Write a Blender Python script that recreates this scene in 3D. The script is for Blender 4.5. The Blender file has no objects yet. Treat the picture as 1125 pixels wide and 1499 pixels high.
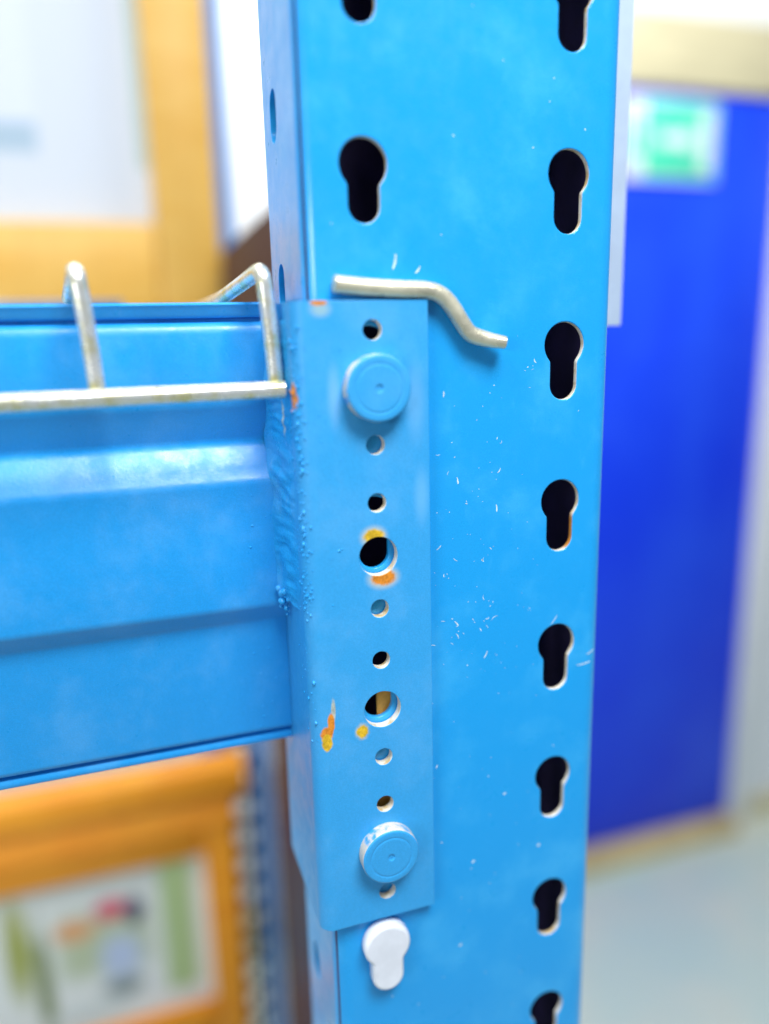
import bpy, bmesh, math, random
from mathutils import Vector, Matrix, noise as mnoise
random.seed(7)
S = bpy.context.scene
Z0 = 1580.0                                   # floor is 1580 mm below the reference level
def W(x, y, z): return Vector((x/1000, y/1000, (z+Z0)/1000))   # rack millimetres -> metres

# ---------------------------------------------------------------- camera
yaw, pit, rol = 0.318, 0.225, -0.025
cy, sy, cp, sp = math.cos(yaw), math.sin(yaw), math.cos(pit), math.sin(pit)
fw = Vector((sy*cp, cy*cp, -sp)); rt = Vector((cy, -sy, 0)); up = rt.cross(fw)
cr, sr = math.cos(rol), math.sin(rol)
r2 = cr*rt + sr*up; u2 = -sr*rt + cr*up
cd = bpy.data.cameras.new('camera'); cam = bpy.data.objects.new('camera', cd)
S.collection.objects.link(cam); S.camera = cam
M = Matrix.Identity(4)
for i in range(3): M[i][0] = r2[i]; M[i][1] = u2[i]; M[i][2] = -fw[i]
M.translation = W(-64.83, -216.10, -80.63)
cam.matrix_world = M
cd.sensor_fit = 'VERTICAL'; cd.sensor_height = 36; cd.lens = 36*1126.33/1499
cd.clip_start = 0.005; cd.clip_end = 50
cd.dof.use_dof = True; cd.dof.focus_distance = 0.242; cd.dof.aperture_fstop = cd.lens/11.0

# ---------------------------------------------------------------- light
wd = bpy.data.worlds.new('World'); S.world = wd; wd.use_nodes = True
bg = wd.node_tree.nodes['Background']; bg.inputs[0].default_value = (.58, .74, 1.0, 1); bg.inputs[1].default_value = .25
def lamp(name, loc, target, sx, sy_, watts, col=(.985, .985, 1.0)):
    l = bpy.data.lights.new(name, 'AREA'); l.shape = 'RECTANGLE'; l.size = sx; l.size_y = sy_; l.energy = watts; l.color = col
    o = bpy.data.objects.new(name, l); S.collection.objects.link(o); o.location = W(*loc)
    d = W(*target) - W(*loc); o.rotation_euler = d.to_track_quat('-Z', 'Y').to_euler()
    return o
lamp('ceiling_or_fill_lamp', (110, -520, 680), (0, 0, -150), .45, .35, 14.5)
lamp('window_light', (-1300, -1000, 115), (-15, 0, -60), .65, .22, 6)
lamp('ceiling_or_fill_lamp', (900, 450, 1180), (1150, 1200, -500), 1.2, .4, 27)
lamp('ceiling_or_fill_lamp', (-700, 250, 1180), (-200, 900, -300), 1.2, .3, 8)
lamp('ceiling_or_fill_lamp', (-800, -350, 950), (-150, 720, -850), .8, .4, 6)  # added fill to brighten the lower board, not a known lamp
lamp('poster_fill', (-420, 230, -230), (-130, 720, -860), .5, .1, 2.2)  # added light under the deck for the poster, no real lamp there
lamp('ceiling_or_fill_lamp', (-100, 1050, 1180), (0, 1475, -900), 1.2, .3, 12)  # added behind the boards to brighten the wall
S.view_settings.view_transform = 'Standard'; S.view_settings.look = 'None'
S.view_settings.exposure = 0; S.view_settings.gamma = 1; S.view_settings.use_curve_mapping = False
S.render.engine = 'CYCLES'; S.cycles.use_denoising = True; S.cycles.max_bounces = 8
S.cycles.sample_clamp_indirect = 4

# ---------------------------------------------------------------- materials
def srgb(r, g, b):
    f = lambda c: (c/255/12.92 if c/255 <= .04045 else ((c/255+.055)/1.055)**2.4)
    return (f(r), f(g), f(b), 1)
class NT:
    def __init__(s, name):
        s.m = bpy.data.materials.new(name); s.m.use_nodes = True; s.t = s.m.node_tree; s.p = s.t.nodes['Principled BSDF']
        s.tc = s.t.nodes.new('ShaderNodeTexCoord')
    def n(s, kind, **kw):
        nd = s.t.nodes.new(kind)
        for k, v in kw.items():
            if k.startswith('i_'): nd.inputs[k[2:]].default_value = v
            else: setattr(nd, k, v)
        return nd
    def link(s, a, b): s.t.links.new(a, b)
    def noise(s, scale, detail=3, rough=.55, stretch=None, off=None):
        nd = s.n('ShaderNodeTexNoise'); nd.inputs['Scale'].default_value = scale; nd.inputs['Detail'].default_value = detail; nd.inputs['Roughness'].default_value = rough
        src = s.tc.outputs['Object']
        if stretch or off:
            mp = s.n('ShaderNodeMapping'); mp.inputs['Scale'].default_value = stretch or (1, 1, 1); mp.inputs['Location'].default_value = off or (0, 0, 0)
            s.link(src, mp.inputs[0]); src = mp.outputs[0]
        s.link(src, nd.inputs['Vector']); return nd.outputs['Fac']
    def ramp(s, fac, a, b, va=0., vb=1.):
        r = s.n('ShaderNodeMapRange'); r.interpolation_type = 'SMOOTHSTEP'
        for k, v in zip(('From Min', 'From Max', 'To Min', 'To Max'), (a, b, va, vb)): r.inputs[k].default_value = v
        s.link(fac, r.inputs['Value']); return r.outputs[0]
    def mix(s, fac, a, b, blend='MIX'):
        m = s.n('ShaderNodeMix'); m.data_type = 'RGBA'; m.blend_type = blend
        for sock, v in ((m.inputs['Factor'], fac), (m.inputs['A'], a), (m.inputs['B'], b)) if False else ((m.inputs[0], fac), (m.inputs[6], a), (m.inputs[7], b)):
            if isinstance(v, (tuple, float, int)): sock.default_value = v
            else: s.link(v, sock)
        return m.outputs[2]
    def math(s, op, a, b=0.):
        m = s.n('ShaderNodeMath'); m.operation = op
        for sock, v in ((m.inputs[0], a), (m.inputs[1], b)):
            if isinstance(v, (float, int)): sock.default_value = v
            else: s.link(v, sock)
        return m.outputs[0]
    def bump(s, h, strength, dist):
        b = s.n('ShaderNodeBump'); b.inputs['Strength'].default_value = strength; b.inputs['Distance'].default_value = dist
        s.link(h, b.inputs['Height'])
        s.link(b.outputs[0], s.p.inputs['Normal']); return b
    def out(s, col, rough=.4, metal=0., spec=.5):
        if isinstance(col, tuple): s.p.inputs['Base Color'].default_value = col
        else: s.link(col, s.p.inputs['Base Color'])
        if isinstance(rough, (float, int)): s.p.inputs['Roughness'].default_value = rough
        else: s.link(rough, s.p.inputs['Roughness'])
        s.p.inputs['Metallic'].default_value = metal; s.p.inputs['Specular IOR Level'].default_value = spec
        return s.m
    def blob(s, cx, cz, rx, rz, soft=.35, warp=None, axis=('X', 'Z')):   # soft ellipse mask, object metres
        sep = s.__dict__.get('_sep')
        if sep is None:
            sep = s.n('ShaderNodeSeparateXYZ'); s.link(s.tc.outputs['Object'], sep.inputs[0]); s._sep = sep
        a = s.math('DIVIDE', s.math('SUBTRACT', sep.outputs[axis[0]], cx), rx)
        b = s.math('DIVIDE', s.math('SUBTRACT', sep.outputs[axis[1]], cz), rz)
        d = s.math('SQRT', s.math('ADD', s.math('MULTIPLY', a, a), s.math('MULTIPLY', b, b)))
        if warp is not None: d = s.math('ADD', d, warp)
        return s.ramp(d, 1-soft, 1+soft, 1, 0)
    def rect(s, x0, x1, z0, z1, soft=.002):
        sep = s.__dict__.get('_sep')
        if sep is None:
            sep = s.n('ShaderNodeSeparateXYZ'); s.link(s.tc.outputs['Object'], sep.inputs[0]); s._sep = sep
        a = s.math('ABSOLUTE', s.math('SUBTRACT', sep.outputs['X'], (x0+x1)/2)); b = s.math('ABSOLUTE', s.math('SUBTRACT', sep.outputs['Z'], (z0+z1)/2))
        return s.math('MULTIPLY', s.ramp(a, (x1-x0)/2-soft, (x1-x0)/2+soft, 1, 0), s.ramp(b, (z1-z0)/2-soft, (z1-z0)/2+soft, 1, 0))

def paint(name, base, light, rough=.36, fade=.35, peel=.12, patches=(), scuff=.25, spec=.38, coat=.0):
    t = NT(name)
    big = t.ramp(t.noise(38, 4, .6), .45, .75)
    c = t.mix(t.math('MULTIPLY', big, fade), base, light)
    mid = t.ramp(t.noise(210, 5, .65, (1, 1, .45)), .56, .8)
    c = t.mix(t.math('MULTIPLY', mid, scuff), c, light)
    fine = t.ramp(t.noise(2600, 2, .5), .35, .7, .94, 1.05)
    c = t.mix(1.0, c, t.n('ShaderNodeCombineColor').outputs[0], 'MIX') if False else c
    hs = t.n('ShaderNodeHueSaturation'); t.link(fine, hs.inputs['Value']); t.link(c, hs.inputs['Color']); c = hs.outputs[0]
    w = t.math('MULTIPLY', t.math('SUBTRACT', t.noise(330, 5, .7), .5), 1.1)
    gr = t.noise(700, 4, .65) if patches else None
    for (cx, cz, rx, rz, col, soft, axis) in patches:
        c = t.mix(t.blob(cx, cz, rx, rz, soft, w if soft < .5 else None, axis), c, t.mix(t.ramp(gr, .35, .7), col, tuple(k*(.62 if soft < .5 else .97) for k in col[:3])+(1,)))
    r = t.ramp(t.noise(150, 4, .6), .3, .75, rough-.06, rough+.14)
    h = t.math('ADD', t.math('MULTIPLY', t.noise(900, 3, .5), .6), t.math('MULTIPLY', t.noise(3300, 2, .5), .25))
    t.bump(h, peel, .0006)
    t.p.inputs['Coat Weight'].default_value = coat; t.p.inputs['Coat Roughness'].default_value = .12
    return t.out(c, r, 0, spec)

BLUE = (.012, .370, .850, 1); BLUE_L = (.06, .49, .93, 1)
m_up = paint('blue_upright_paint', BLUE, BLUE_L, .33, .6, .07, spec=.3, coat=.5)
m_beam = paint('blue_beam_paint', (.016, .345, .82, 1), (.12, .46, .89, 1), .33, .4, .12, scuff=.12, spec=.6)
zinc_t = NT('cream_zinc_edge'); m_edge = zinc_t.out(zinc_t.mix(zinc_t.blob(.037, (-146+Z0)/1000, .005, .006, .3), zinc_t.mix(zinc_t.ramp(zinc_t.noise(300, 4), .45, .7), (.80, .78, .70, 1), (.62, .46, .22, 1)), (.62, .26, .04, 1)), .45, 0, .5)
def zinc_wire(name):
    t = NT(name); c = t.mix(t.ramp(t.noise(120, 4, .6, (1, 1, 1)), .42, .68), (.84, .85, .80, 1), (.68, .63, .28, 1))
    c = t.mix(t.ramp(t.noise(600, 4), .6, .75), c, (.9, .9, .86, 1))
    t.bump(t.noise(1400, 3), .12, .0004)
    return t.out(c, t.ramp(t.noise(300, 3), .3, .7, .14, .30), .6, .7)
m_wire = zinc_wire('galvanised_wire'); 
def plain(name, col, rough=.5, var=.12, scale=30, bumps=.1, bscale=300, metal=0., stretch=None):
    t = NT(name); d = tuple(c*(1-var) for c in col[:3])+(1,); l = tuple(min(1, c*(1+var)) for c in col[:3])+(1,)
    c = t.mix(t.ramp(t.noise(scale, 5, .6, stretch), .3, .7), d, l)
    t.bump(t.noise(bscale, 3), bumps, .001)
    return t.out(c, t.ramp(t.noise(scale*2, 3), .3, .7, max(.05, rough-.08), rough+.08), metal)
m_pin = plain('cream_zinc_pin', (.74, .70, .52, 1), .30, .18, 90, .2, 1500, .5)
m_white_plastic = plain('white_plastic', (.80, .84, .90, 1), .38, .06, 90, .05, 400)
m_prim = plain('orange_primer', (.95, .42, .07, 1), .6, .2, 200, .2, 900)
m_chip = plain('white_paint_chip', (.62, .80, .92, 1), .5, .2, 400, .1, 2000)

# ---------------------------------------------------------------- mesh helpers (rack millimetres)
def link(o): S.collection.objects.link(o); return o
def tag(o, label=None, cat=None, group=None, kind=None):
    if label: o['label'] = label
    if cat: o['category'] = cat
    if group: o['group'] = group
    if kind: o['kind'] = kind
    return o
def thing(name, label, cat, base, group=None):
    o = link(bpy.data.objects.new(name, None)); o.location = W(*base); o.empty_display_size = .02
    return tag(o, label, cat, group)
def world_loc(o):
    v = Vector(o.location)
    while o.parent: o = o.parent; v += o.location
    return v
def obj(name, bm, mats, parent=None, base=None, smooth=35):
    """bm holds rack millimetres; the object's origin is its parent's (or the base)."""
    org = W(*base) if base else (world_loc(parent) if parent else Vector((0, 0, 0)))
    for v in bm.verts: v.co = W(*v.co) - org
    bmesh.ops.recalc_face_normals(bm, faces=bm.faces[:])
    me = bpy.data.meshes.new(name); bm.to_mesh(me); bm.free()
    for m in (mats if isinstance(mats, (list, tuple)) else [mats]): me.materials.append(m)
    if smooth:
        for p in me.polygons: p.use_smooth = True
        me.set_sharp_from_angle(angle=math.radians(smooth))
    o = link(bpy.data.objects.new(name, me))
    if parent: o.parent = parent; o.location = (0, 0, 0)
    else: o.location = org
    return o
def wn(o):
    m = o.modifiers.new('weighted_normal', 'WEIGHTED_NORMAL'); m.keep_sharp = True; m.weight = 100; return o
def box(bm, x0, x1, y0, y1, z0, z1, bev=0., mi=0):
    r = bmesh.ops.create_cube(bm, size=1)
    for v in r['verts']: v.co = Vector(((x0+x1)/2+v.co.x*(x1-x0), (y0+y1)/2+v.co.y*(y1-y0), (z0+z1)/2+v.co.z*(z1-z0)))
    fs = set(f for v in r['verts'] for f in v.link_faces)
    for f in fs: f.material_index = mi
    if bev:
        es = list(set(e for v in r['verts'] for e in v.link_edges))
        bmesh.ops.bevel(bm, geom=es, offset=bev, segments=2, affect='EDGES', profile=.5)
    return bm
def prism(bm, prof, a0, a1, axis='X'):
    """closed profile (list of (u,v)); axis X: (y,z), axis Z: (x,y), axis Y: (x,z)"""
    def pt(u, v, a): return (a, u, v) if axis == 'X' else ((u, v, a) if axis == 'Z' else (u, a, v))
    A = [bm.verts.new(pt(u, v, a0)) for u, v in prof]; B = [bm.verts.new(pt(u, v, a1)) for u, v in prof]
    n = len(prof)
    for i in range(n): bm.faces.new((A[i], A[(i+1) % n], B[(i+1) % n], B[i]))
    bm.faces.new(A); bm.faces.new(B)
    return bm
def tube(bm, path, r, seg=14, flat_end=None):
    """round rod along a path, bends already sampled"""
    P = [Vector(p) for p in path]; rings = []; a = None
    for i, p in enumerate(P):
        d0 = (P[i]-P[i-1]).normalized() if i else Vector((0, 0, 0)); d1 = (P[i+1]-P[i]).normalized() if i < len(P)-1 else Vector((0, 0, 0))
        t = (d0+d1).normalized()
        if a is None: a = t.orthogonal()
        a = (a - a.dot(t)*t).normalized(); b = t.cross(a)
        rr = r if not callable(r) else r(i/(len(P)-1))
        rings.append([bm.verts.new(p + rr*(math.cos(2*math.pi*k/seg)*a + math.sin(2*math.pi*k/seg)*b)) for k in range(seg)])
    for A, B in zip(rings, rings[1:]):
        for k in range(seg): bm.faces.new((A[k], A[(k+1) % seg], B[(k+1) % seg], B[k]))
    for R, sgn in ((rings[0], -1), (rings[-1], 1)):
        bm.faces.new(R)
    return bm
def smooth_path(pts, n=8):
    """Catmull-Rom through the points"""
    P = [Vector(p) for p in pts]; P = [2*P[0]-P[1]] + P + [2*P[-1]-P[-2]]; out = []
    for i in range(1, len(P)-2):
        for k in range(n):
            t = k/n; a, b, c, d = P[i-1:i+3]
            out.append(.5*((2*b)+(-a+c)*t+(2*a-5*b+4*c-d)*t*t+(-a+3*b-3*c+d)*t**3))
    return out + [P[-2]]
def round_corners(pts, r, n=6):
    P = [Vector(p) for p in pts]; out = [P[0]]
    for i in range(1, len(P)-1):
        a = (P[i-1]-P[i]); b = (P[i+1]-P[i]); q = min(r, a.length*.45, b.length*.45)
        s, e = P[i]+a.normalized()*q, P[i]+b.normalized()*q
        for k in range(n+1):
            t = k/n; out.append((1-t)**2*s + 2*t*(1-t)*P[i] + t*t*e)
    return out + [P[-1]]
def lathe_y(bm, prof, cx, cz, y0, seg=48):
    """profile (r, height towards the camera = -Y)"""
    rings = []
    for r, h in prof:
        if r < 1e-6: rings.append([bm.verts.new((cx, y0-h, cz))])
        else: rings.append([bm.verts.new((cx+r*math.cos(2*math.pi*k/seg), y0-h, cz+r*math.sin(2*math.pi*k/seg))) for k in range(seg)])
    for A, B in zip(rings, rings[1:]):
        if len(A) == 1 and len(B) == 1: continue
        for k in range(seg):
            if len(B) == 1: bm.faces.new((A[k], A[(k+1) % seg], B[0]))
            elif len(A) == 1: bm.faces.new((A[0], B[(k+1) % seg], B[k]))
            else: bm.faces.new((A[k], A[(k+1) % seg], B[(k+1) % seg], B[k]))
    return bm
def sheet(outer, holes, thick, bevel, to3d):
    """flat plate with real holes: 2D curve fill, extruded and edge-rounded; returns list of (verts, faces, kinds)."""
    cu = bpy.data.curves.new('outline', 'CURVE'); cu.dimensions = '2D'; cu.fill_mode = 'BOTH'; cu.extrude = thick/2-bevel; cu.bevel_depth = bevel; cu.bevel_resolution = 2; cu.offset = -bevel
    for loop in [outer]+holes:
        s = cu.splines.new('POLY'); s.points.add(len(loop)-1); s.use_cyclic_u = True
        for p, (x, z) in zip(s.points, loop): p.co = (x, z, 0, 1)
    o = bpy.data.objects.new('outline', cu); me = bpy.data.meshes.new_from_object(o)
    vs = [to3d(v.co.x, v.co.y, v.co.z) for v in me.vertices]
    fs = [(tuple(p.vertices), abs(p.normal.z)) for p in me.polygons]; cs = [p.center.copy() for p in me.polygons]
    bpy.data.objects.remove(o); bpy.data.meshes.remove(me); bpy.data.curves.remove(cu)
    return vs, fs, cs
def add_sheet(bm, data, wall_mi=None, inside=None, back=None):
    vs, fs, cs = data; V = [bm.verts.new(v) for v in vs]
    for (f, nz), c in zip(fs, cs):
        try: fc = bm.faces.new([V[i] for i in f])
        except ValueError: continue
        if back is not None and nz > .9 and c.z*back > 0: fc.material_index = 2
        if wall_mi is not None and nz < .3 and (inside is None or inside(c)): fc.material_index = wall_mi
    return bm
def snap(x, d, lo, hi, th, tol=.9):
    """squares off the rounded rim where the plate runs on into a bend"""
    for e in (lo, hi):
        if e is not None and abs(x-e) < tol: return e, math.copysign(th/2, d)
    return x, d
def circle(cx, cz, r, n=32): return [(cx+r*math.cos(2*math.pi*k/n), cz+r*math.sin(2*math.pi*k/n)) for k in range(n)]
def keyhole(cx, zb, R=6.8, r=4.9, h=24., fil=2.2):
    """round hole above a narrower slot with rounded necks; zb = slot bottom"""
    zc, zs = zb+h-R, zb+r
    dx = r+fil; dz = -math.sqrt(max(.01, (R+fil)**2-dx*dx)); ta = math.atan2(dz, dx)   # neck fillet centre
    pts = []
    for k in range(27): t = ta+(math.pi-2*ta)*k/26; pts.append((cx+R*math.cos(t), zc+R*math.sin(t)))
    a0, a1 = ta, 0.
    for k in range(1, 6): t = a0+(a1-a0)*k/5; pts.append((cx-dx+fil*math.cos(-t), zc+dz-fil*math.sin(t)) if False else (cx-dx+fil*math.cos(t), zc+dz-fil*math.sin(t)))
    for k in range(13): t = math.pi+math.pi*k/12; pts.append((cx+r*math.cos(t), zs+r*math.sin(t)))
    for k in range(0, 5): t = a1+(a0-a1)*k/5; pts.append((cx+dx-fil*math.cos(t), zc+dz-fil*math.sin(t)))
    return pts
def slot(cx, zc, w, h, n=8):
    r = w/2; return [(cx+r*math.cos(math.pi*k/n), zc+h/2-r+r*math.sin(math.pi*k/n)) for k in range(n+1)] + [(cx+r*math.cos(math.pi+math.pi*k/n), zc-h/2+r+r*math.sin(math.pi+math.pi*k/n)) for k in range(n+1)]
def arc(cx, cy_, r, a0, a1, n=6): return [(cx+r*math.cos(math.radians(a0+(a1-a0)*k/n)), cy_+r*math.sin(math.radians(a0+(a1-a0)*k/n))) for k in range(n+1)]

# ================================================================ setting
ZF = -Z0
tf = NT('grey_green_vinyl_floor')
c = tf.mix(tf.ramp(tf.noise(2.2, 4, .6), .35, .7), srgb(190, 212, 200), srgb(214, 216, 196)); c = tf.mix(tf.ramp(tf.noise(160, 3, .7), .55, .7), c, srgb(176, 200, 200))
tf.bump(tf.noise(300, 3), .05, .002); m_floor = tf.out(c, .38)
fl = obj('floor', box(bmesh.new(), -5000, 6000, -4000, 6000, ZF-60, ZF), m_floor, base=(0, 0, ZF)); tag(fl, kind='structure')
m_wall = plain('white_wall_paint', (.84, .87, .88, 1), .6, .03, 3, .06, 250)
m_cream = plain('cream_timber_paint', (.64, .58, .36, 1), .5, .08, 6, .08, 120, 0, (1, 1, 6))
wl = obj('wall', box(bmesh.new(), -3000, 4500, 1475, 1600, ZF, 1400), m_wall, base=(0, 1475, ZF)); tag(wl, kind='structure')
sk = bmesh.new(); box(sk, -3000, 640, 1462, 1474.5, ZF+.5, ZF+95, 3); box(sk, 1642, 4500, 1462, 1474.5, ZF+.5, ZF+60, 3)
tag(obj('skirting', sk, m_cream, base=(0, 1475, ZF)), kind='structure')

td = NT('deep_blue_door_paint')
c = td.mix(td.ramp(td.noise(3.0, 4, .6, (1, 1, .5)), .3, .72), (.006, .046, .86, 1), (.018, .095, .95, 1)); c = td.mix(td.math('MULTIPLY', td.ramp(td.noise(14, 5, .7, (.4, 1, 3)), .6, .75), .25), c, (.10, .28, .9, 1))
td.bump(td.noise(90, 3), .05, .002); m_door = td.out(c, td.ramp(td.noise(6, 3), .3, .7, .3, .45), 0, .25)
dr = thing('door', 'deep blue flush door under a cream lintel, below a green exit sign', 'door', (1146, 1460, ZF+45))
obj('door_leaf', box(bmesh.new(), 722, 1570, 1458, 1474.3, ZF+46, 468, 2), m_door, dr)
hb = bmesh.new(); tube(hb, round_corners([(800, 1458.5, -560), (800, 1415, -560), (925, 1415, -560)], 14), 9); obj('door_handle', hb, m_wire, dr)
fr = thing('door_frame', 'white and cream door frame with a deep timber lintel around the blue door', 'door frame', (1146, 1450, ZF))
obj('lintel', box(bmesh.new(), 640, 1640, 1440, 1474.2, 471, 628, 4), m_cream, fr)
obj('jamb', box(bmesh.new(), 1573, 1640, 1446, 1474.2, ZF+.5, 470, 4), m_wall, fr)
obj('jamb', box(bmesh.new(), 640, 719, 1446, 1474.2, ZF+.5, 470, 4), m_wall, fr)
obj('threshold', box(bmesh.new(), 720, 1572, 1400, 1474.2, ZF+.5, ZF+43, 4), plain('ochre_threshold', (.66, .52, .24, 1), .5, .15, 12), fr)

ex = thing('exit_sign', 'small green and white emergency exit sign at the top of the blue door', 'sign', (1230, 1440, 265))
m_green = plain('sign_green', (.08, .72, .45, 1), .4, .05, 20)
obj('backing_plate', box(bmesh.new(), 1096, 1362, 1448, 1457.6, 268, 448, 2), m_white_plastic, ex)
obj('green_panel', box(bmesh.new(), 1150, 1356, 1446.2, 1448.6, 276, 440, .5), m_green, ex)
mn = bmesh.new()      # running figure
box(mn, 1112, 1128, 1445.6, 1448.4, 396, 414, 3); 
for q in ([(1106, 390), (1124, 388), (1134, 352), (1116, 346)], [(1116, 346), (1130, 350), (1142, 318), (1132, 312)], [(1116, 350), (1124, 340), (1108, 306), (1098, 312)], [(1124, 388), (1128, 378), (1146, 366), (1142, 358)]):
    prism(mn, q, 1445.7, 1448.4, 'Y')
obj('running_figure', mn, m_green, ex)
ar = bmesh.new(); box(ar, 1190, 1262, 1444.8, 1447, 346, 372); prism(ar, [(1262, 330), (1262, 388), (1300, 359)], 1444.8, 1447, 'Y')
obj('arrow', ar, m_white_plastic, ex)
dp = bmesh.new(); box(dp, 1312, 1344, 1444.8, 1447, 292, 426); obj('doorway_symbol', dp, m_white_plastic, ex)


# ================================================================ things stored behind the rack
def wood(name, a, b):
    t = NT(name); g = t.noise(9, 5, .65, (1, 1, 7)); c = t.mix(t.ramp(g, .3, .7), a, b); c = t.mix(t.math('MULTIPLY', t.ramp(t.noise(60, 5, .7, (1, 1, .08)), .5, .75), .4), c, tuple(k*.7 for k in a[:3])+(1,))
    t.bump(t.noise(120, 4), .1, .001); return t.out(c, .42)
m_timber_lit = wood('timber_lit_tone', (.80, .44, .07, 1), (.86, .53, .12, 1)); m_timber_shade = wood('timber_shade_tone', (.80, .27, .010, 1), (.88, .37, .022, 1))  # one timber in two tones: brighter light above, shade below, in the colour
YB = 720
def print_sheet(name, base, marks):
    t = NT(name); c = base
    w = t.math('MULTIPLY', t.math('SUBTRACT', t.noise(30, 3), .5), .5)
    for mk in marks:
        k = mk[0]; f = t.rect(*mk[1:5], mk[6]) if k == 'r' else t.blob(*mk[1:5], .5, w)
        c = t.mix(f, c, mk[5])
    return t.out(c, .45)
# upper board, standing on the deck
b1 = thing('notice_board', 'orange-yellow timber framed board with a pale sheet, standing on the wire deck', 'notice board', (-260, YB, -64.8))
o1 = (-260, YB, -64.8)
def rel(x, z, o): return (x-o[0])/1000, (z-o[2])/1000
def R(o, x0, x1, z0, z1, col, soft=4.): a = rel(x0, z0, o); b = rel(x1, z1, o); return ('r', a[0], b[0], a[1], b[1], col, soft/1000)
def B(o, cx, cz, rx, rz, col): a = rel(cx, cz, o); return ('b', a[0], a[1], rx/1000, rz/1000, col)
m_s1 = print_sheet('pale_printed_sheet', (.68, .74, .80, 1), [R(o1, -175, -128, 118, 300, (.72, .78, .90, 1)), R(o1, -175, -128, 116, 146, (.42, .56, .66, 1)), R(o1, -420, -215, 90, 330, (.66, .73, .82, 1)), R(o1, -27, -18, 104, 330, (.40, .55, .50, 1))])
obj('sheet', box(bmesh.new(), -505, -16, YB+8, YB+11, 44, 462), m_s1, b1)
obj('backing_board', box(bmesh.new(), -555, 48, YB+11.2, YB+18, -60, 510), m_timber_lit, b1)
def rail(name, par, x0, x1, z0, z1, m, y0=-14, y1=11.1): return obj(name, box(bmesh.new(), x0, x1, YB+y0, YB+y1, z0, z1, 4), m, par)
rail('stile', b1, -16.5, 53, -64.8, 520, m_timber_lit); rail('stile', b1, -575, -505.5, -64.8, 520, m_timber_lit)
rail('bottom_rail', b1, -505, -17, -64.8, 46, m_timber_lit, -12); rail('top_rail', b1, -505, -17, 460, 520, m_timber_lit, -12)
# lower board
o2 = (-260, YB, ZF)
b2 = thing('notice_board', 'orange-yellow timber framed board with a colourful poster, standing below the beam', 'notice board', o2)
m_s2 = print_sheet('colourful_poster', (.88, .92, .88, 1), [
    R(o2, -290, -20, -790, -744, (.72, .76, .70, 1), 12), R(o2, -84, -42, -955, -750, (.50, .66, .30, 1), 6), R(o2, -215, -100, -900, -805, (.56, .64, .42, 1), 18),
    B(o2, -262, -840, 16, 70, (.40, .44, .10, 1)), B(o2, -236, -900, 10, 90, (.22, .28, .10, 1)), B(o2, -194, -826, 24, 16, (.85, .42, .18, 1)), B(o2, -146, -806, 20, 15, (.78, .08, .16, 1)),
    B(o2, -118, -816, 12, 20, (.06, .06, .16, 1)), B(o2, -140, -880, 26, 34, (.55, .66, .86, 1)), B(o2, -140, -928, 26, 14, (.25, .32, .32, 1)), B(o2, -180, -960, 60, 14, (.70, .80, .78, 1))])
obj('poster', box(bmesh.new(), -500, -23, YB+8, YB+11, -985, -742), m_s2, b2)
obj('backing_board', box(bmesh.new(), -540, 12, YB+11.2, YB+18, -1070, -660), m_timber_shade, b2)
obj('cap_rail', box(bmesh.new(), -600, 38, YB-26, YB+20, -656, -613, 5), m_timber_shade, b2)
mo = bmesh.new(); prism(mo, [(YB-22, -694), (YB-8, -657), (YB+11, -657), (YB+11, -694)], -570, 20, 'X'); obj('moulding', mo, m_timber_shade, b2)
rail('top_rail', b2, -500, -24, -746, -694.5, m_timber_shade, -8)
rail('stile', b2, -23.5, 19, ZF+.5, -694.5, m_timber_shade, -12); rail('stile', b2, -560, -500.5, ZF+.5, -694.5, m_timber_shade, -12)
rail('bottom_rail', b2, -500, -24, -1072, -985, m_timber_shade, -8)

# stack behind the upright
m_brown = plain('brown_cardboard', (.085, .032, .02, 1), .75, .2, 10, .1, 200); m_navy = plain('dark_navy_steel', (.014, .018, .06, 1), .45, .2, 8, .06, 200)
m_tape = plain('brown_parcel_tape', (.30, .17, .08, 1), .3, .1, 40)
cb = thing('storage_cabinet', 'dark navy steel cabinet standing on the floor behind the front upright', 'cabinet', (110, 400, ZF))
obj('cabinet_body', box(bmesh.new(), 54, 170, 240, 590, ZF+.5, -560, 4), m_navy, cb)
obj('cabinet_door', box(bmesh.new(), 60, 164, 236, 239.8, ZF+60, -575, 1.5), m_navy, cb)
hd = bmesh.new(); tube(hd, round_corners([(152, 236, -900), (152, 216, -900), (152, 216, -1010), (152, 236, -1010)], 8), 5); obj('handle', hd, m_wire, cb)
c1 = thing('cardboard_box', 'tall brown cardboard box standing on the dark navy cabinet', 'box', (110, 380, -559))
obj('carton', box(bmesh.new(), 54, 165, 246, 572, -559, -62, 3), m_brown, c1)
obj('tape', box(bmesh.new(), 90, 130, 245.4, 572.6, -561.5+3, -61.4), m_tape, c1)
c2 = thing('cardboard_box', 'flat brown cardboard box lying on top of the tall box behind the upright', 'box', (110, 500, -61))
obj('carton', box(bmesh.new(), 52, 168, 270, 706, -61, 17, 2.5), m_brown, c2)
obj('tape', box(bmesh.new(), 90, 130, 269.4, 706.6, -60.5, 17.6), m_tape, c2)

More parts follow.
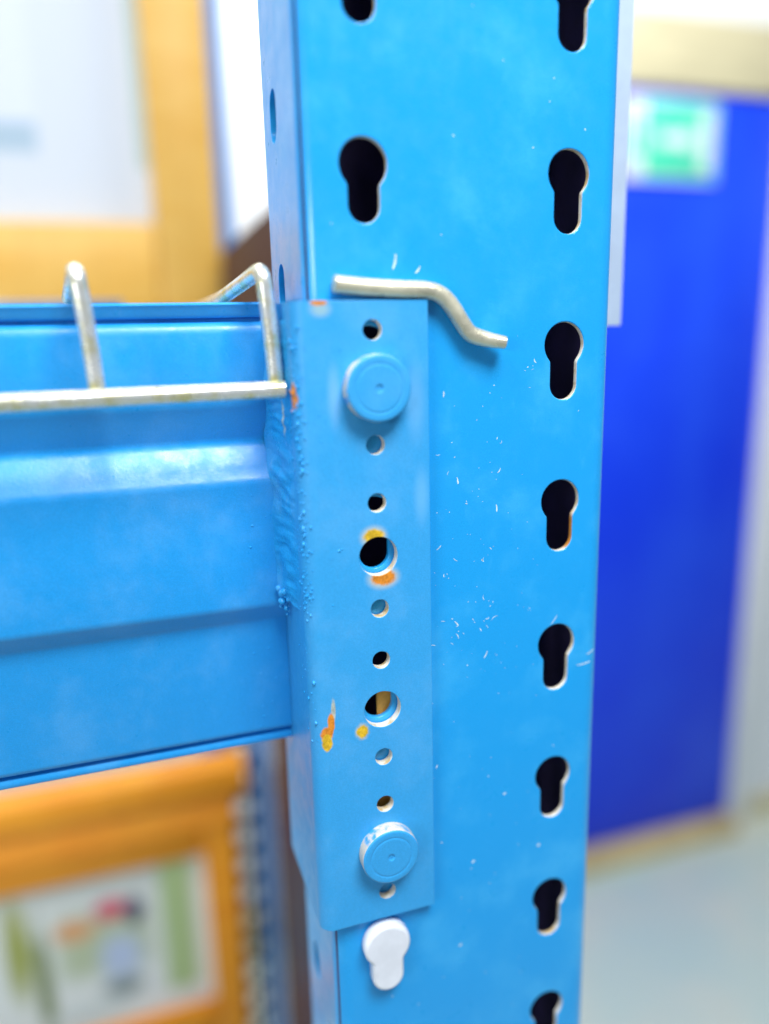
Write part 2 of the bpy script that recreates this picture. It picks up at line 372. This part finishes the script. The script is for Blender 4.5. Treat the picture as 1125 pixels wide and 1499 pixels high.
# rear upright, open side towards the front
ru = thing('rack_upright', 'far blue rack upright with a row of round holes lit from behind', 'rack upright', (40, 825, ZF))
zt = 700.
holes = [circle(50, z, 14.5, 20) for z in range(-1385, int(zt)-40, 50)] + [circle(12, z, 9, 16) for z in range(-1385, int(zt)-40, 50)]
rb = bmesh.new()
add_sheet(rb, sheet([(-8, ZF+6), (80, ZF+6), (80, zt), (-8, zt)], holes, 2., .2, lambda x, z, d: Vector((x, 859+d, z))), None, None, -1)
box(rb, -10, -8, 800, 860, ZF+6, zt); box(rb, 80, 82, 800, 860, ZF+6, zt); box(rb, 62, 80, 800, 802, ZF+6, zt); box(rb, -8, 18, 800, 802, ZF+6, zt)
m_rear = paint('blue_rear_paint', (.02, .27, .82, 1), (.05, .36, .88, 1), .4)
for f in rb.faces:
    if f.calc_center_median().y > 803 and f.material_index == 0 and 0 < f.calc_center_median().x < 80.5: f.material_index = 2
obj('post', rb, [m_rear, m_rear, plain('painted_shade_rear', (.045, .035, .12, 1), .6, .3, 40)], ru)  # dark inside colour stands for the shade within the rear post
obj('foot_plate', box(bmesh.new(), -25, 105, 785, 875, ZF+.4, ZF+6, 1), m_rear, ru)

# ================================================================ front upright
uu = thing('rack_upright', 'bright blue pallet rack upright with two columns of keyhole slots', 'rack upright', (35, 30, ZF))
XL, XR, D, TH, RB = -15., 85., 51., 2.2, 5.5
ZB, ZT = ZF+6, 720.
holes = []
for k in range(-13, 30):
    zl = -50*k
    if ZB+40 < zl < ZT-40:
        holes.append(keyhole(2.7, zl, 6.9, 4.6, 22.3)); 
    zr = -1.8-50*k
    if ZB+40 < zr < ZT-40: holes.append(keyhole(67.1, zr, 6.9, 4.7, 24))
ub = bmesh.new()
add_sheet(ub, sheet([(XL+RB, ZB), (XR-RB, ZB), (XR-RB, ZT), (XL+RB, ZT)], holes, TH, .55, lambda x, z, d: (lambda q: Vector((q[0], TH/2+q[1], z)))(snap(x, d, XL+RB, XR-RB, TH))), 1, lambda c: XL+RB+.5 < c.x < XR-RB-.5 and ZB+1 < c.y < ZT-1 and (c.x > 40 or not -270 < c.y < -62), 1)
sl = [slot(33, -65.5-50*k, 9, 15) for k in range(-12, 28)]
for X, sg in ((XL, 1), (XR, -1)):
    add_sheet(ub, sheet([(RB, ZB), (D-3, ZB), (D-3, ZT), (RB, ZT)], sl if sg > 0 else [], TH, .2, lambda x, z, d, X=X, sg=sg: (lambda q: Vector((X+sg*(TH/2+q[1]), q[0], z)))(snap(x, d, RB, D-3, TH))), None, None, 1)
for sg, X in ((1, XL), (-1, XR)):
    # rounded front corner and rear return lip, widened to keep the inside dark
    o_ = [(X+sg*(RB-RB*math.cos(math.radians(a))), RB-RB*math.sin(math.radians(a))) for a in range(0, 91, 10)]
    i_ = [(X+sg*(RB-(RB-TH)*math.cos(math.radians(a))), RB-(RB-TH)*math.sin(math.radians(a))) for a in range(90, -1, -10)]
    prism(ub, o_+i_, ZB, ZT, 'Z')
    prism(ub, [(X, D-3), (X+sg*.4, D-1), (X+sg*2, D), (X+sg*43, D), (X+sg*43, D-TH), (X+sg*TH, D-TH), (X+sg*TH, D-3)], ZB, ZT, 'Z')
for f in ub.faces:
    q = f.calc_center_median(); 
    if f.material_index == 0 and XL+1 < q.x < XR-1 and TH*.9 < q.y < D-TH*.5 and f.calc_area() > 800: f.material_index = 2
m_in = plain('painted_shade_inside', (.045, .035, .12, 1), .6, .3, 40, .1, 300)  # shade inside the front post, put into the face colour
bmesh.ops.remove_doubles(ub, verts=ub.verts, dist=.02)
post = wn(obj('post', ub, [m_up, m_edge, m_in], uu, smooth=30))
obj('foot_plate', box(bmesh.new(), -30, 100, -20, 75, ZF+.4, ZF+6, 1), m_up, uu)
obj('bracing_tab', box(box(bmesh.new(), 2.9, 8.4, 2.6, 3.8, -221, -186, .3), -2, 8.4, 2.6, 3.8, -242, -221.2, .3), m_prim, uu)

# white chips and scratches in the paint of the front face
ch = bmesh.new()
def flake(x, z, l, w, a, curve=0.):
    n = max(2, int(l/.5)); ca, sa = math.cos(a), math.sin(a); A = []; Bv = []
    for i in range(n+1):
        t = i/n-.5; ww = w*(.35+.65*math.sin(math.pi*min(1, max(0, i/n*.86+.07))))*random.uniform(.6, 1.15)/2
        u, v = t*l, curve*l*(t*t)+random.uniform(-.12, .12)*w
        A.append(ch.verts.new((x+u*ca-(v+ww)*sa, -.045, z+u*sa+(v+ww)*ca))); Bv.append(ch.verts.new((x+u*ca-(v-ww)*sa, -.045, z+u*sa+(v-ww)*ca)))
    for i in range(n): ch.faces.new((A[i], A[i+1], Bv[i+1], Bv[i]))
def clear_of_holes(x, z):
    return not (58.5 < x < 76 and ((z+1.8) % 50) < 26) and not (-6 < x < 12 and (z % 50) < 26)
spots = [(random.uniform(24, 56), random.gauss(-160, 36)) for _ in range(11)]
def chip_ok(x, z): return clear_of_holes(x, z) and 20.6 < x < 79 and not (z > -88 and x < 48)
for cx_, cz_ in spots:
    a0 = random.choice([.7, 1.0, 2.3, 2.7, -.2, 1.5])
    for k in range(random.randint(2, 7)):
        x, z = cx_+random.gauss(0, 2.0), cz_+random.gauss(0, 2.4)
        if chip_ok(x, z): flake(x, z, min(3.2, random.lognormvariate(-.35, .7)), random.uniform(.12, .4), a0+random.gauss(0, .5), random.uniform(-.6, .6))
for i in range(80):
    x, z = random.uniform(21, 60), random.gauss(-165, 45)
    if chip_ok(x, z): flake(x, z, random.uniform(.12, .45), random.uniform(.1, .32), random.uniform(0, 3.1))
for i in range(60):
    z = random.uniform(-330, 60); x = random.uniform(-8, 80)
    if clear_of_holes(x, z) and not (x < 20 and -272 < z < -60) and not (x < 48 and -90 < z < -60): flake(x, z, random.uniform(.3, .7), random.uniform(.25, .5), random.uniform(0, 3))
for x, z, l, w, a in ((11.3, -60.2, 4.2, .8, 1.35), (18.3, -62.4, 2.4, .6, .9), (26.0, -98.2, 1.8, .5, 1.5), (44, -135, 2.4, .55, 1.7), (24, -146, 2.0, .4, .7), (40.5, -184.5, 2.8, .5, 1.1), (30, -172, 2.2, .5, 2.2), (78, -194, 5.5, .5, .1), (80.6, -190, 3.2, .4, .5), (66, -176, 3.8, .35, .9), (22.5, -222, 1.4, .5, 1.2), (30.5, -125, 2.2, .55, 1.75), (48, -238, 1.2, .8, .2), (36, -262, 1.4, 1.0, .4), (31, -295, 1.3, 1.2, .4), (62, -262, 1.2, 1., .9)):
    flake(x, z, l, w, a, .2)
tag(obj('paint_chips', ch, m_chip, uu, smooth=0), kind='stuff')

wc = thing('card_holder', 'narrow white plastic card clipped to the right side of the front upright', 'card holder', (85, 45, -79))
obj('card', box(bmesh.new(), 86.5, 118.6, 44, 45.6, -79, 240, .5), plain('pale_blue_plastic', (.58, .70, .86, 1), .4, .05, 60), wc)
obj('clip', box(bmesh.new(), 85.1, 88, 40, 48, -40, -20, .5), m_white_plastic, wc)

# white piece added for light seen through the keyhole under the connector
pl = thing('keyhole_light_piece', 'white piece added for the light seen through the keyhole below the beam connector', 'light stand-in', (2.7, 0, -300))
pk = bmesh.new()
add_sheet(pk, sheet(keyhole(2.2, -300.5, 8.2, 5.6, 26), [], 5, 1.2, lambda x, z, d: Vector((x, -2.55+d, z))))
obj('light_piece_head', pk, m_white_plastic, pl)
add = bmesh.new(); prism(add, keyhole(2.7, -299.6, 6.4, 4.2, 22), 0, 9, 'Y'); obj('light_piece_stem', add, m_white_plastic, pl)

# ================================================================ beam with its connector
BX0 = -900.; bo = (-20, 30, -219)
bb = thing('rack_beam', 'bright blue stepped rack beam welded to a bolted end connector', 'beam', bo)
prof = [(27, -71.4), (26.2, -70.3), (27, -69.6), (68, -69.6), (70, -71.6), (70, -217), (68, -219), (32.5, -219), (31.4, -218.6), (31, -217.9), (31, -216.4), (31.3, -215.8), (34, -215.4), (34, -214.2), (30.6, -214), (29.8, -213.2),
        (29.5, -212), (29.5, -173.5), (29.3, -172.5), (28.8, -171.6), (24.9, -167.2), (24.2, -166), (24, -164.6), (24, -126), (24.2, -124.6), (25, -123), (31, -114.6), (31.8, -113.2), (31.9, -112), (31.4, -110.8), (26.9, -101.6), (26.2, -100.2), (26, -98.6),
        (26, -79), (26.3, -77.2), (27.2, -75.9), (28.6, -75.3), (30.5, -75.2), (30.5, -74.2), (28, -74), (27.2, -73.2)]
beam = obj('beam_body', prism(bmesh.new(), prof, BX0, -20.1, 'X'), m_beam, bb, smooth=40)

def pz(x, z): return (x-bo[0])/1000, (z-bo[2])/1000
def py(y, z): return (y-bo[1])/1000, (z-bo[2])/1000
YEL = (.88, .56, .03, 1); ORA = (.85, .30, .03, 1); CRM = (.55, .62, .55, 1)
XZ, YZ = ('X', 'Z'), ('Y', 'Z')
def pt_(x, z, rx, rz, c, s=.3): a = pz(x, z); return (a[0], a[1], rx/1000, rz/1000, c, s, XZ)
patches = [pt_(1.5, -139.2, 3.6, 3.0, CRM, .5), pt_(1.5, -139.0, 2.9, 2.3, YEL, .25), pt_(4.2, -152.2, 4.4, 3.1, CRM, .5), pt_(4.2, -152.0, 3.8, 2.5, ORA, .25), pt_(-4.0, -202.0, 2.1, 2.5, CRM, .4), pt_(-4.0, -202.0, 1.8, 2.1, YEL, .2), pt_(-13.1, -193.0, .7, 3.6, CRM), pt_(-14.0, -197.2, 1.1, 3.4, ORA, .2), pt_(-15.4, -200.6, 1.9, 2.4, ORA, .2), pt_(-15.4, -203.6, 1.6, 2.8, YEL, .2),
           pt_(-12.0, -73.0, 2.6, 1.9, (.30, .52, .62, 1), .7), pt_(-12.5, -71.3, 2.4, .8, ORA), (py(.6, -96.8)[0], py(.6, -96.8)[1], .0021, .0036, ORA, .25, YZ), pt_(15.5, -100, 2.5, 9, (.12, .46, .86, 1), .8), pt_(-9, -97, 1.6, 7, (.15, .46, .84, 1), .8), pt_(17, -128, 2, 7, (.12, .46, .86, 1), .8)]
m_con = paint('blue_connector_paint', (.040, .375, .79, 1), (.13, .47, .86, 1), .36, .4, .13, patches)
m_con2 = paint('blue_bolt_paint', (.040, .375, .79, 1), (.13, .47, .86, 1), .34, .3, .1)
tw = NT('worn_rim'); m_worn = tw.out(tw.mix(tw.ramp(tw.noise(260, 4, .6), .34, .52), (.05, .36, .80, 1), (.72, .64, .52, 1)), .38, 0, .5)
PX0, PX1, PZ0, PZ1, PT = -20., 19.8, -272., -70.8, 3.3
small = [-78.9, -111.6, -128.9, -162, -178.9, -212.2, -229.2, -262]
holes = [circle(2.9, z, 2.85, 24) for z in small] + [circle(2.9, z, 6.05, 40) for z in (-145.4, -195.6)]
cbm = bmesh.new(); RC = 5.
add_sheet(cbm, sheet([(PX0+RC, PZ0), (PX1, PZ0), (PX1, PZ1), (PX0+RC, PZ1)], holes, PT, .3, lambda x, z, d: (lambda q: Vector((q[0], -.3-PT/2+q[1], z)))(snap(x, d, PX0+RC, None, PT))), 1, lambda c: PX0+RC+.5 < c.x < PX1-.6 and PZ0+1 < c.y < PZ1-1)
YF = -.3-PT
o_ = [(PX0+RC-RC*math.cos(math.radians(a)), YF+RC-RC*math.sin(math.radians(a))) for a in range(0, 91, 9)]
i_ = [(PX0+RC-(RC-PT)*math.cos(math.radians(a)), YF+RC-(RC-PT)*math.sin(math.radians(a))) for a in range(90, -1, -9)]
prism(cbm, [(PX0, 45), (PX0, YF+RC)] + o_[1:] + i_[:-1] + [(PX0+PT, YF+RC), (PX0+PT, 45)], PZ0, PZ1, 'Z')
bmesh.ops.remove_doubles(cbm, verts=cbm.verts, dist=.02)
con = wn(obj('end_connector', cbm, [m_con, m_edge], bb, smooth=30))
for z in (-95.0, -245.6):
    bt = bmesh.new()
    lathe_y(bt, [(9.5, 0), (9.6, .4), (9.6, 4.2), (9.5, 4.65), (9.2, 4.95), (8.8, 5.05), (7.5, 5.08), (7.25, 5.0), (7.05, 4.92), (6.85, 4.92), (6.6, 5.06), (6.4, 5.09), (6.1, 5.1), (1.6, 5.1), (1.3, 5.09), (1.1, 5.0), (1.0, 4.75), (.75, 4.65), (.45, 4.72), (0, 4.75)], 3.0, z, YF, 64)
    for f in bt.faces:
        q = f.calc_center_median()
        if YF-q.y < 4.75 and math.hypot(q.x-3, q.z-z) > 8.9: f.material_index = 1
    bolt = wn(obj('bolt_head', bt, [m_con2, m_worn], con, smooth=40))

# weld bead: rippled fillet between beam end and connector flange
wb = bmesh.new(); NZ, NU = 260, 18; rows = []
for i in range(NZ+1):
    z = -75.5-(162.5-75.5)*i/NZ
    row = []
    wob = mnoise.noise(Vector((0, 0, z*.12)))
    yb = 26 if z > -99 else (26+(z+99)/-12*4.7 if z > -111 else (30.7 if z > -115 else (30.7-(z+115)/-9*6.7 if z > -124 else 24)))
    for j in range(NU+1):
        u = j/NU                                   # 0 on beam, 1 on flange
        a = Vector((-23.6-1.2*wob, yb+.3)); b = Vector((-19.7, 1.0+1.6*wob)); k = Vector((-20.4, yb-7))
        p = (1-u)**2*a + 2*u*(1-u)*k + u*u*b
        rip = math.sin((z+abs(u-.45)*3.4+1.8*mnoise.noise(Vector((u*2, 0, z*.25))))*2*math.pi/3.5)
        env = math.sin(math.pi*u)
        mod = max(0, min(1, .3+1.5*mnoise.noise(Vector((4, u*1.5, z*.09)))))
        d = env*((.62+.30*rip*mod+.95*mnoise.noise(Vector((u*3.2, 3, z*.30))))) + .22*mnoise.noise(Vector((u*16, 7, z*1.4)))*env
        row.append(wb.verts.new((p.x-d*.72, p.y-d*.70, z)))
    rows.append(row)
for A, Bq in zip(rows, rows[1:]):
    for j in range(NU): wb.faces.new((A[j], A[j+1], Bq[j+1], Bq[j]))
wpatch = [(py(1.6, -97)[0], py(1.6, -97)[1], .002, .004, ORA, .3, YZ), (py(12, -104)[0], py(12, -104)[1], .0012, .0045, (.5, .6, .55, 1), .5, YZ), (py(16, -78)[0], py(16, -78)[1], .005, .004, (.48, .52, .56, 1), .6, YZ)]
m_weld = paint('blue_weld_paint', (.020, .38, .83, 1), (.18, .53, .90, 1), .26, .5, .3, wpatch, .5)
weld = obj('weld_bead', wb, m_weld, bb, smooth=80)
lump = bmesh.new()
for (x, y, z, r) in ((-22.2, 21, -161.5, 1.6), (-22.8, 20, -163.8, 1.25), (-22.0, 18.5, -160.2, 1.3), (-23.3, 22, -160.0, 1.1), (-21.6, 19.5, -166.2, .9), (-21, 17, -162.5, 1.0), (-23.0, 21.2, -166.0, .7), (-21.2, 20.5, -168.6, .6)):
    q = bmesh.ops.create_icosphere(lump, subdivisions=3, radius=r)
    for v in q['verts']: v.co = v.co*(1+.22*mnoise.noise(v.co*1.3+Vector((x, y, z)))) + Vector((x, y, z))
obj('weld_end', lump, m_weld, bb, smooth=80)
# spatter: beads of metal thrown on the flange bend, the beam and the connector
sp_ = bmesh.new()
def bead(x, y, z, r, n):
    q = bmesh.ops.create_icosphere(sp_, subdivisions=1, radius=r)
    for v in q['verts']: v.co = Vector((v.co.x*(1 if not n == 'x' else .6), v.co.y*(.6 if n == 'y' else 1), v.co.z*random.uniform(.7, 1.3) if False else v.co.z)) + Vector((x, y, z))
def bend_pt(a): a = math.radians(a); return PX0+RC-RC*math.cos(a), YF+RC-RC*math.sin(a)
for i in range(300):
    z = random.uniform(-162, -77) if random.random() < .9 else random.uniform(-205, -162)
    if random.random() < .72: x, y = bend_pt(abs(random.gauss(34, 13)))
    else: x, y = PX0, random.uniform(1, 11)
    bead(x, y, z, min(.9, random.expovariate(1/.22)+.15), 'x')
for i in range(26):
    x = -20-abs(random.gauss(4.5, 3.0))-4; z = random.uniform(-212, -80)
    y = 26 if z > -98 else (24 if -164 < z < -126 else (29.5 if z < -175 else None))
    if y: bead(x, y, z, random.uniform(.16, .5), 'y')
for i in range(16):
    x = -15+abs(random.gauss(0, 5)); z = random.uniform(-160, -80); bead(x, YF, z, random.uniform(.12, .32), 'y')
for x, z, r in ((-9.3, -142.3, .7), (-13, -88, .4), (10, -81, .35)): bead(x, YF+.15, z, r, 'y')
tag(obj('weld_spatter', sp_, m_weld, bb, smooth=80), kind='stuff')

# ================================================================ wire deck hooked over the beam
dk = thing('wire_deck', 'galvanised wire mesh deck with its front wires bent down over the blue beam', 'wire deck', (-330, 20, -97))
m_chan = plain('grey_steel_channel', (.22, .27, .36, 1), .45, .15, 60, .1, 500, .3)
fr_path = [(-640, 5.3, -95.6)]+[(-640+k*20, 5.3, -95.2+.18*math.sin(k*.9)) for k in range(1, 31)]+[(-21.3, 5.4, -94.9)]
def rod_end(p, r, bm):
    tube(bm, p, r, 18)
fb = bmesh.new(); rod_end(fr_path, 2.5, fb)
obj('front_wire', fb, m_wire, dk, smooth=50)
wires = 0
for k in range(0, 12):
    x = -22.4-50*k
    pth = round_corners([(x-.4, 9.9, -93.2), (x-.9, 9.9, -82), (x-2.6, 9.5, -61.4), (x-7.6, 60, -66.4), (x-8.5, 110, -67.2), (x-8.5, 780, -67.2)], 5)
    if k == 0: src = obj('deck_wire', tube(bmesh.new(), pth, 2.35, 14), m_wire, dk, smooth=50)
    else:
        c_ = src.copy(); link(c_); c_.parent = dk; c_.location = (-.0492*k, 0, 0)
cw0 = None
for k in range(9):
    y = 370+50*k
    if cw0 is None: cw0 = obj('cross_wire', tube(bmesh.new(), [(-620, y, -71.8), (-300, y, -71.8), (-20, y, -71.8)], 2.1, 10), m_wire, dk, smooth=50)
    else: c_ = cw0.copy(); link(c_); c_.parent = dk; c_.location = (0, .05*k, 0)
sb = thing('steel_bar', 'grey steel bar lying across the wire deck behind the beam', 'steel bar', (-310, 315, -64.8))
obj('bar', box(bmesh.new(), -560, -61, 298, 332, -64.8, -55.2, 1), m_chan, sb)

# ================================================================ locking pin on the connector's top edge
pn = bmesh.new()
pth = smooth_path([(-7.6, -2.5, -66.3), (-2, -2.45, -66.9), (6, -2.5, -67.5), (14, -2.5, -67.9), (20.5, -2.5, -68.2), (24.6, -2.5, -69.7), (27.6, -2.5, -72.6), (30.4, -2.5, -76.6), (32.4, -2.55, -79.4), (34.2, -2.7, -80.9), (37, -3.0, -81.9), (40.5, -3.6, -82.8), (44.3, -4.4, -83.5)], 6)
tube(pn, pth, lambda t: 2.45 if t < .8 else 2.45-.55*(t-.8)/.2, 20)
for v in pn.verts: v.co += Vector((mnoise.noise(v.co*.5), mnoise.noise(v.co*.5+Vector((9, 0, 0))), mnoise.noise(v.co*.5+Vector((0, 9, 0)))))*.07
e = [ed for ed in pn.edges if len(ed.link_faces) == 2 and any(len(f.verts) > 6 for f in ed.link_faces)]
bmesh.ops.bevel(pn, geom=e, offset=.2, segments=2, affect='EDGES')
p_o = obj('locking_pin', pn, m_pin, base=(-7.6, -2.5, -70))
tag(p_o, 'bent cream locking pin resting on the top edge of the blue connector', 'locking pin')
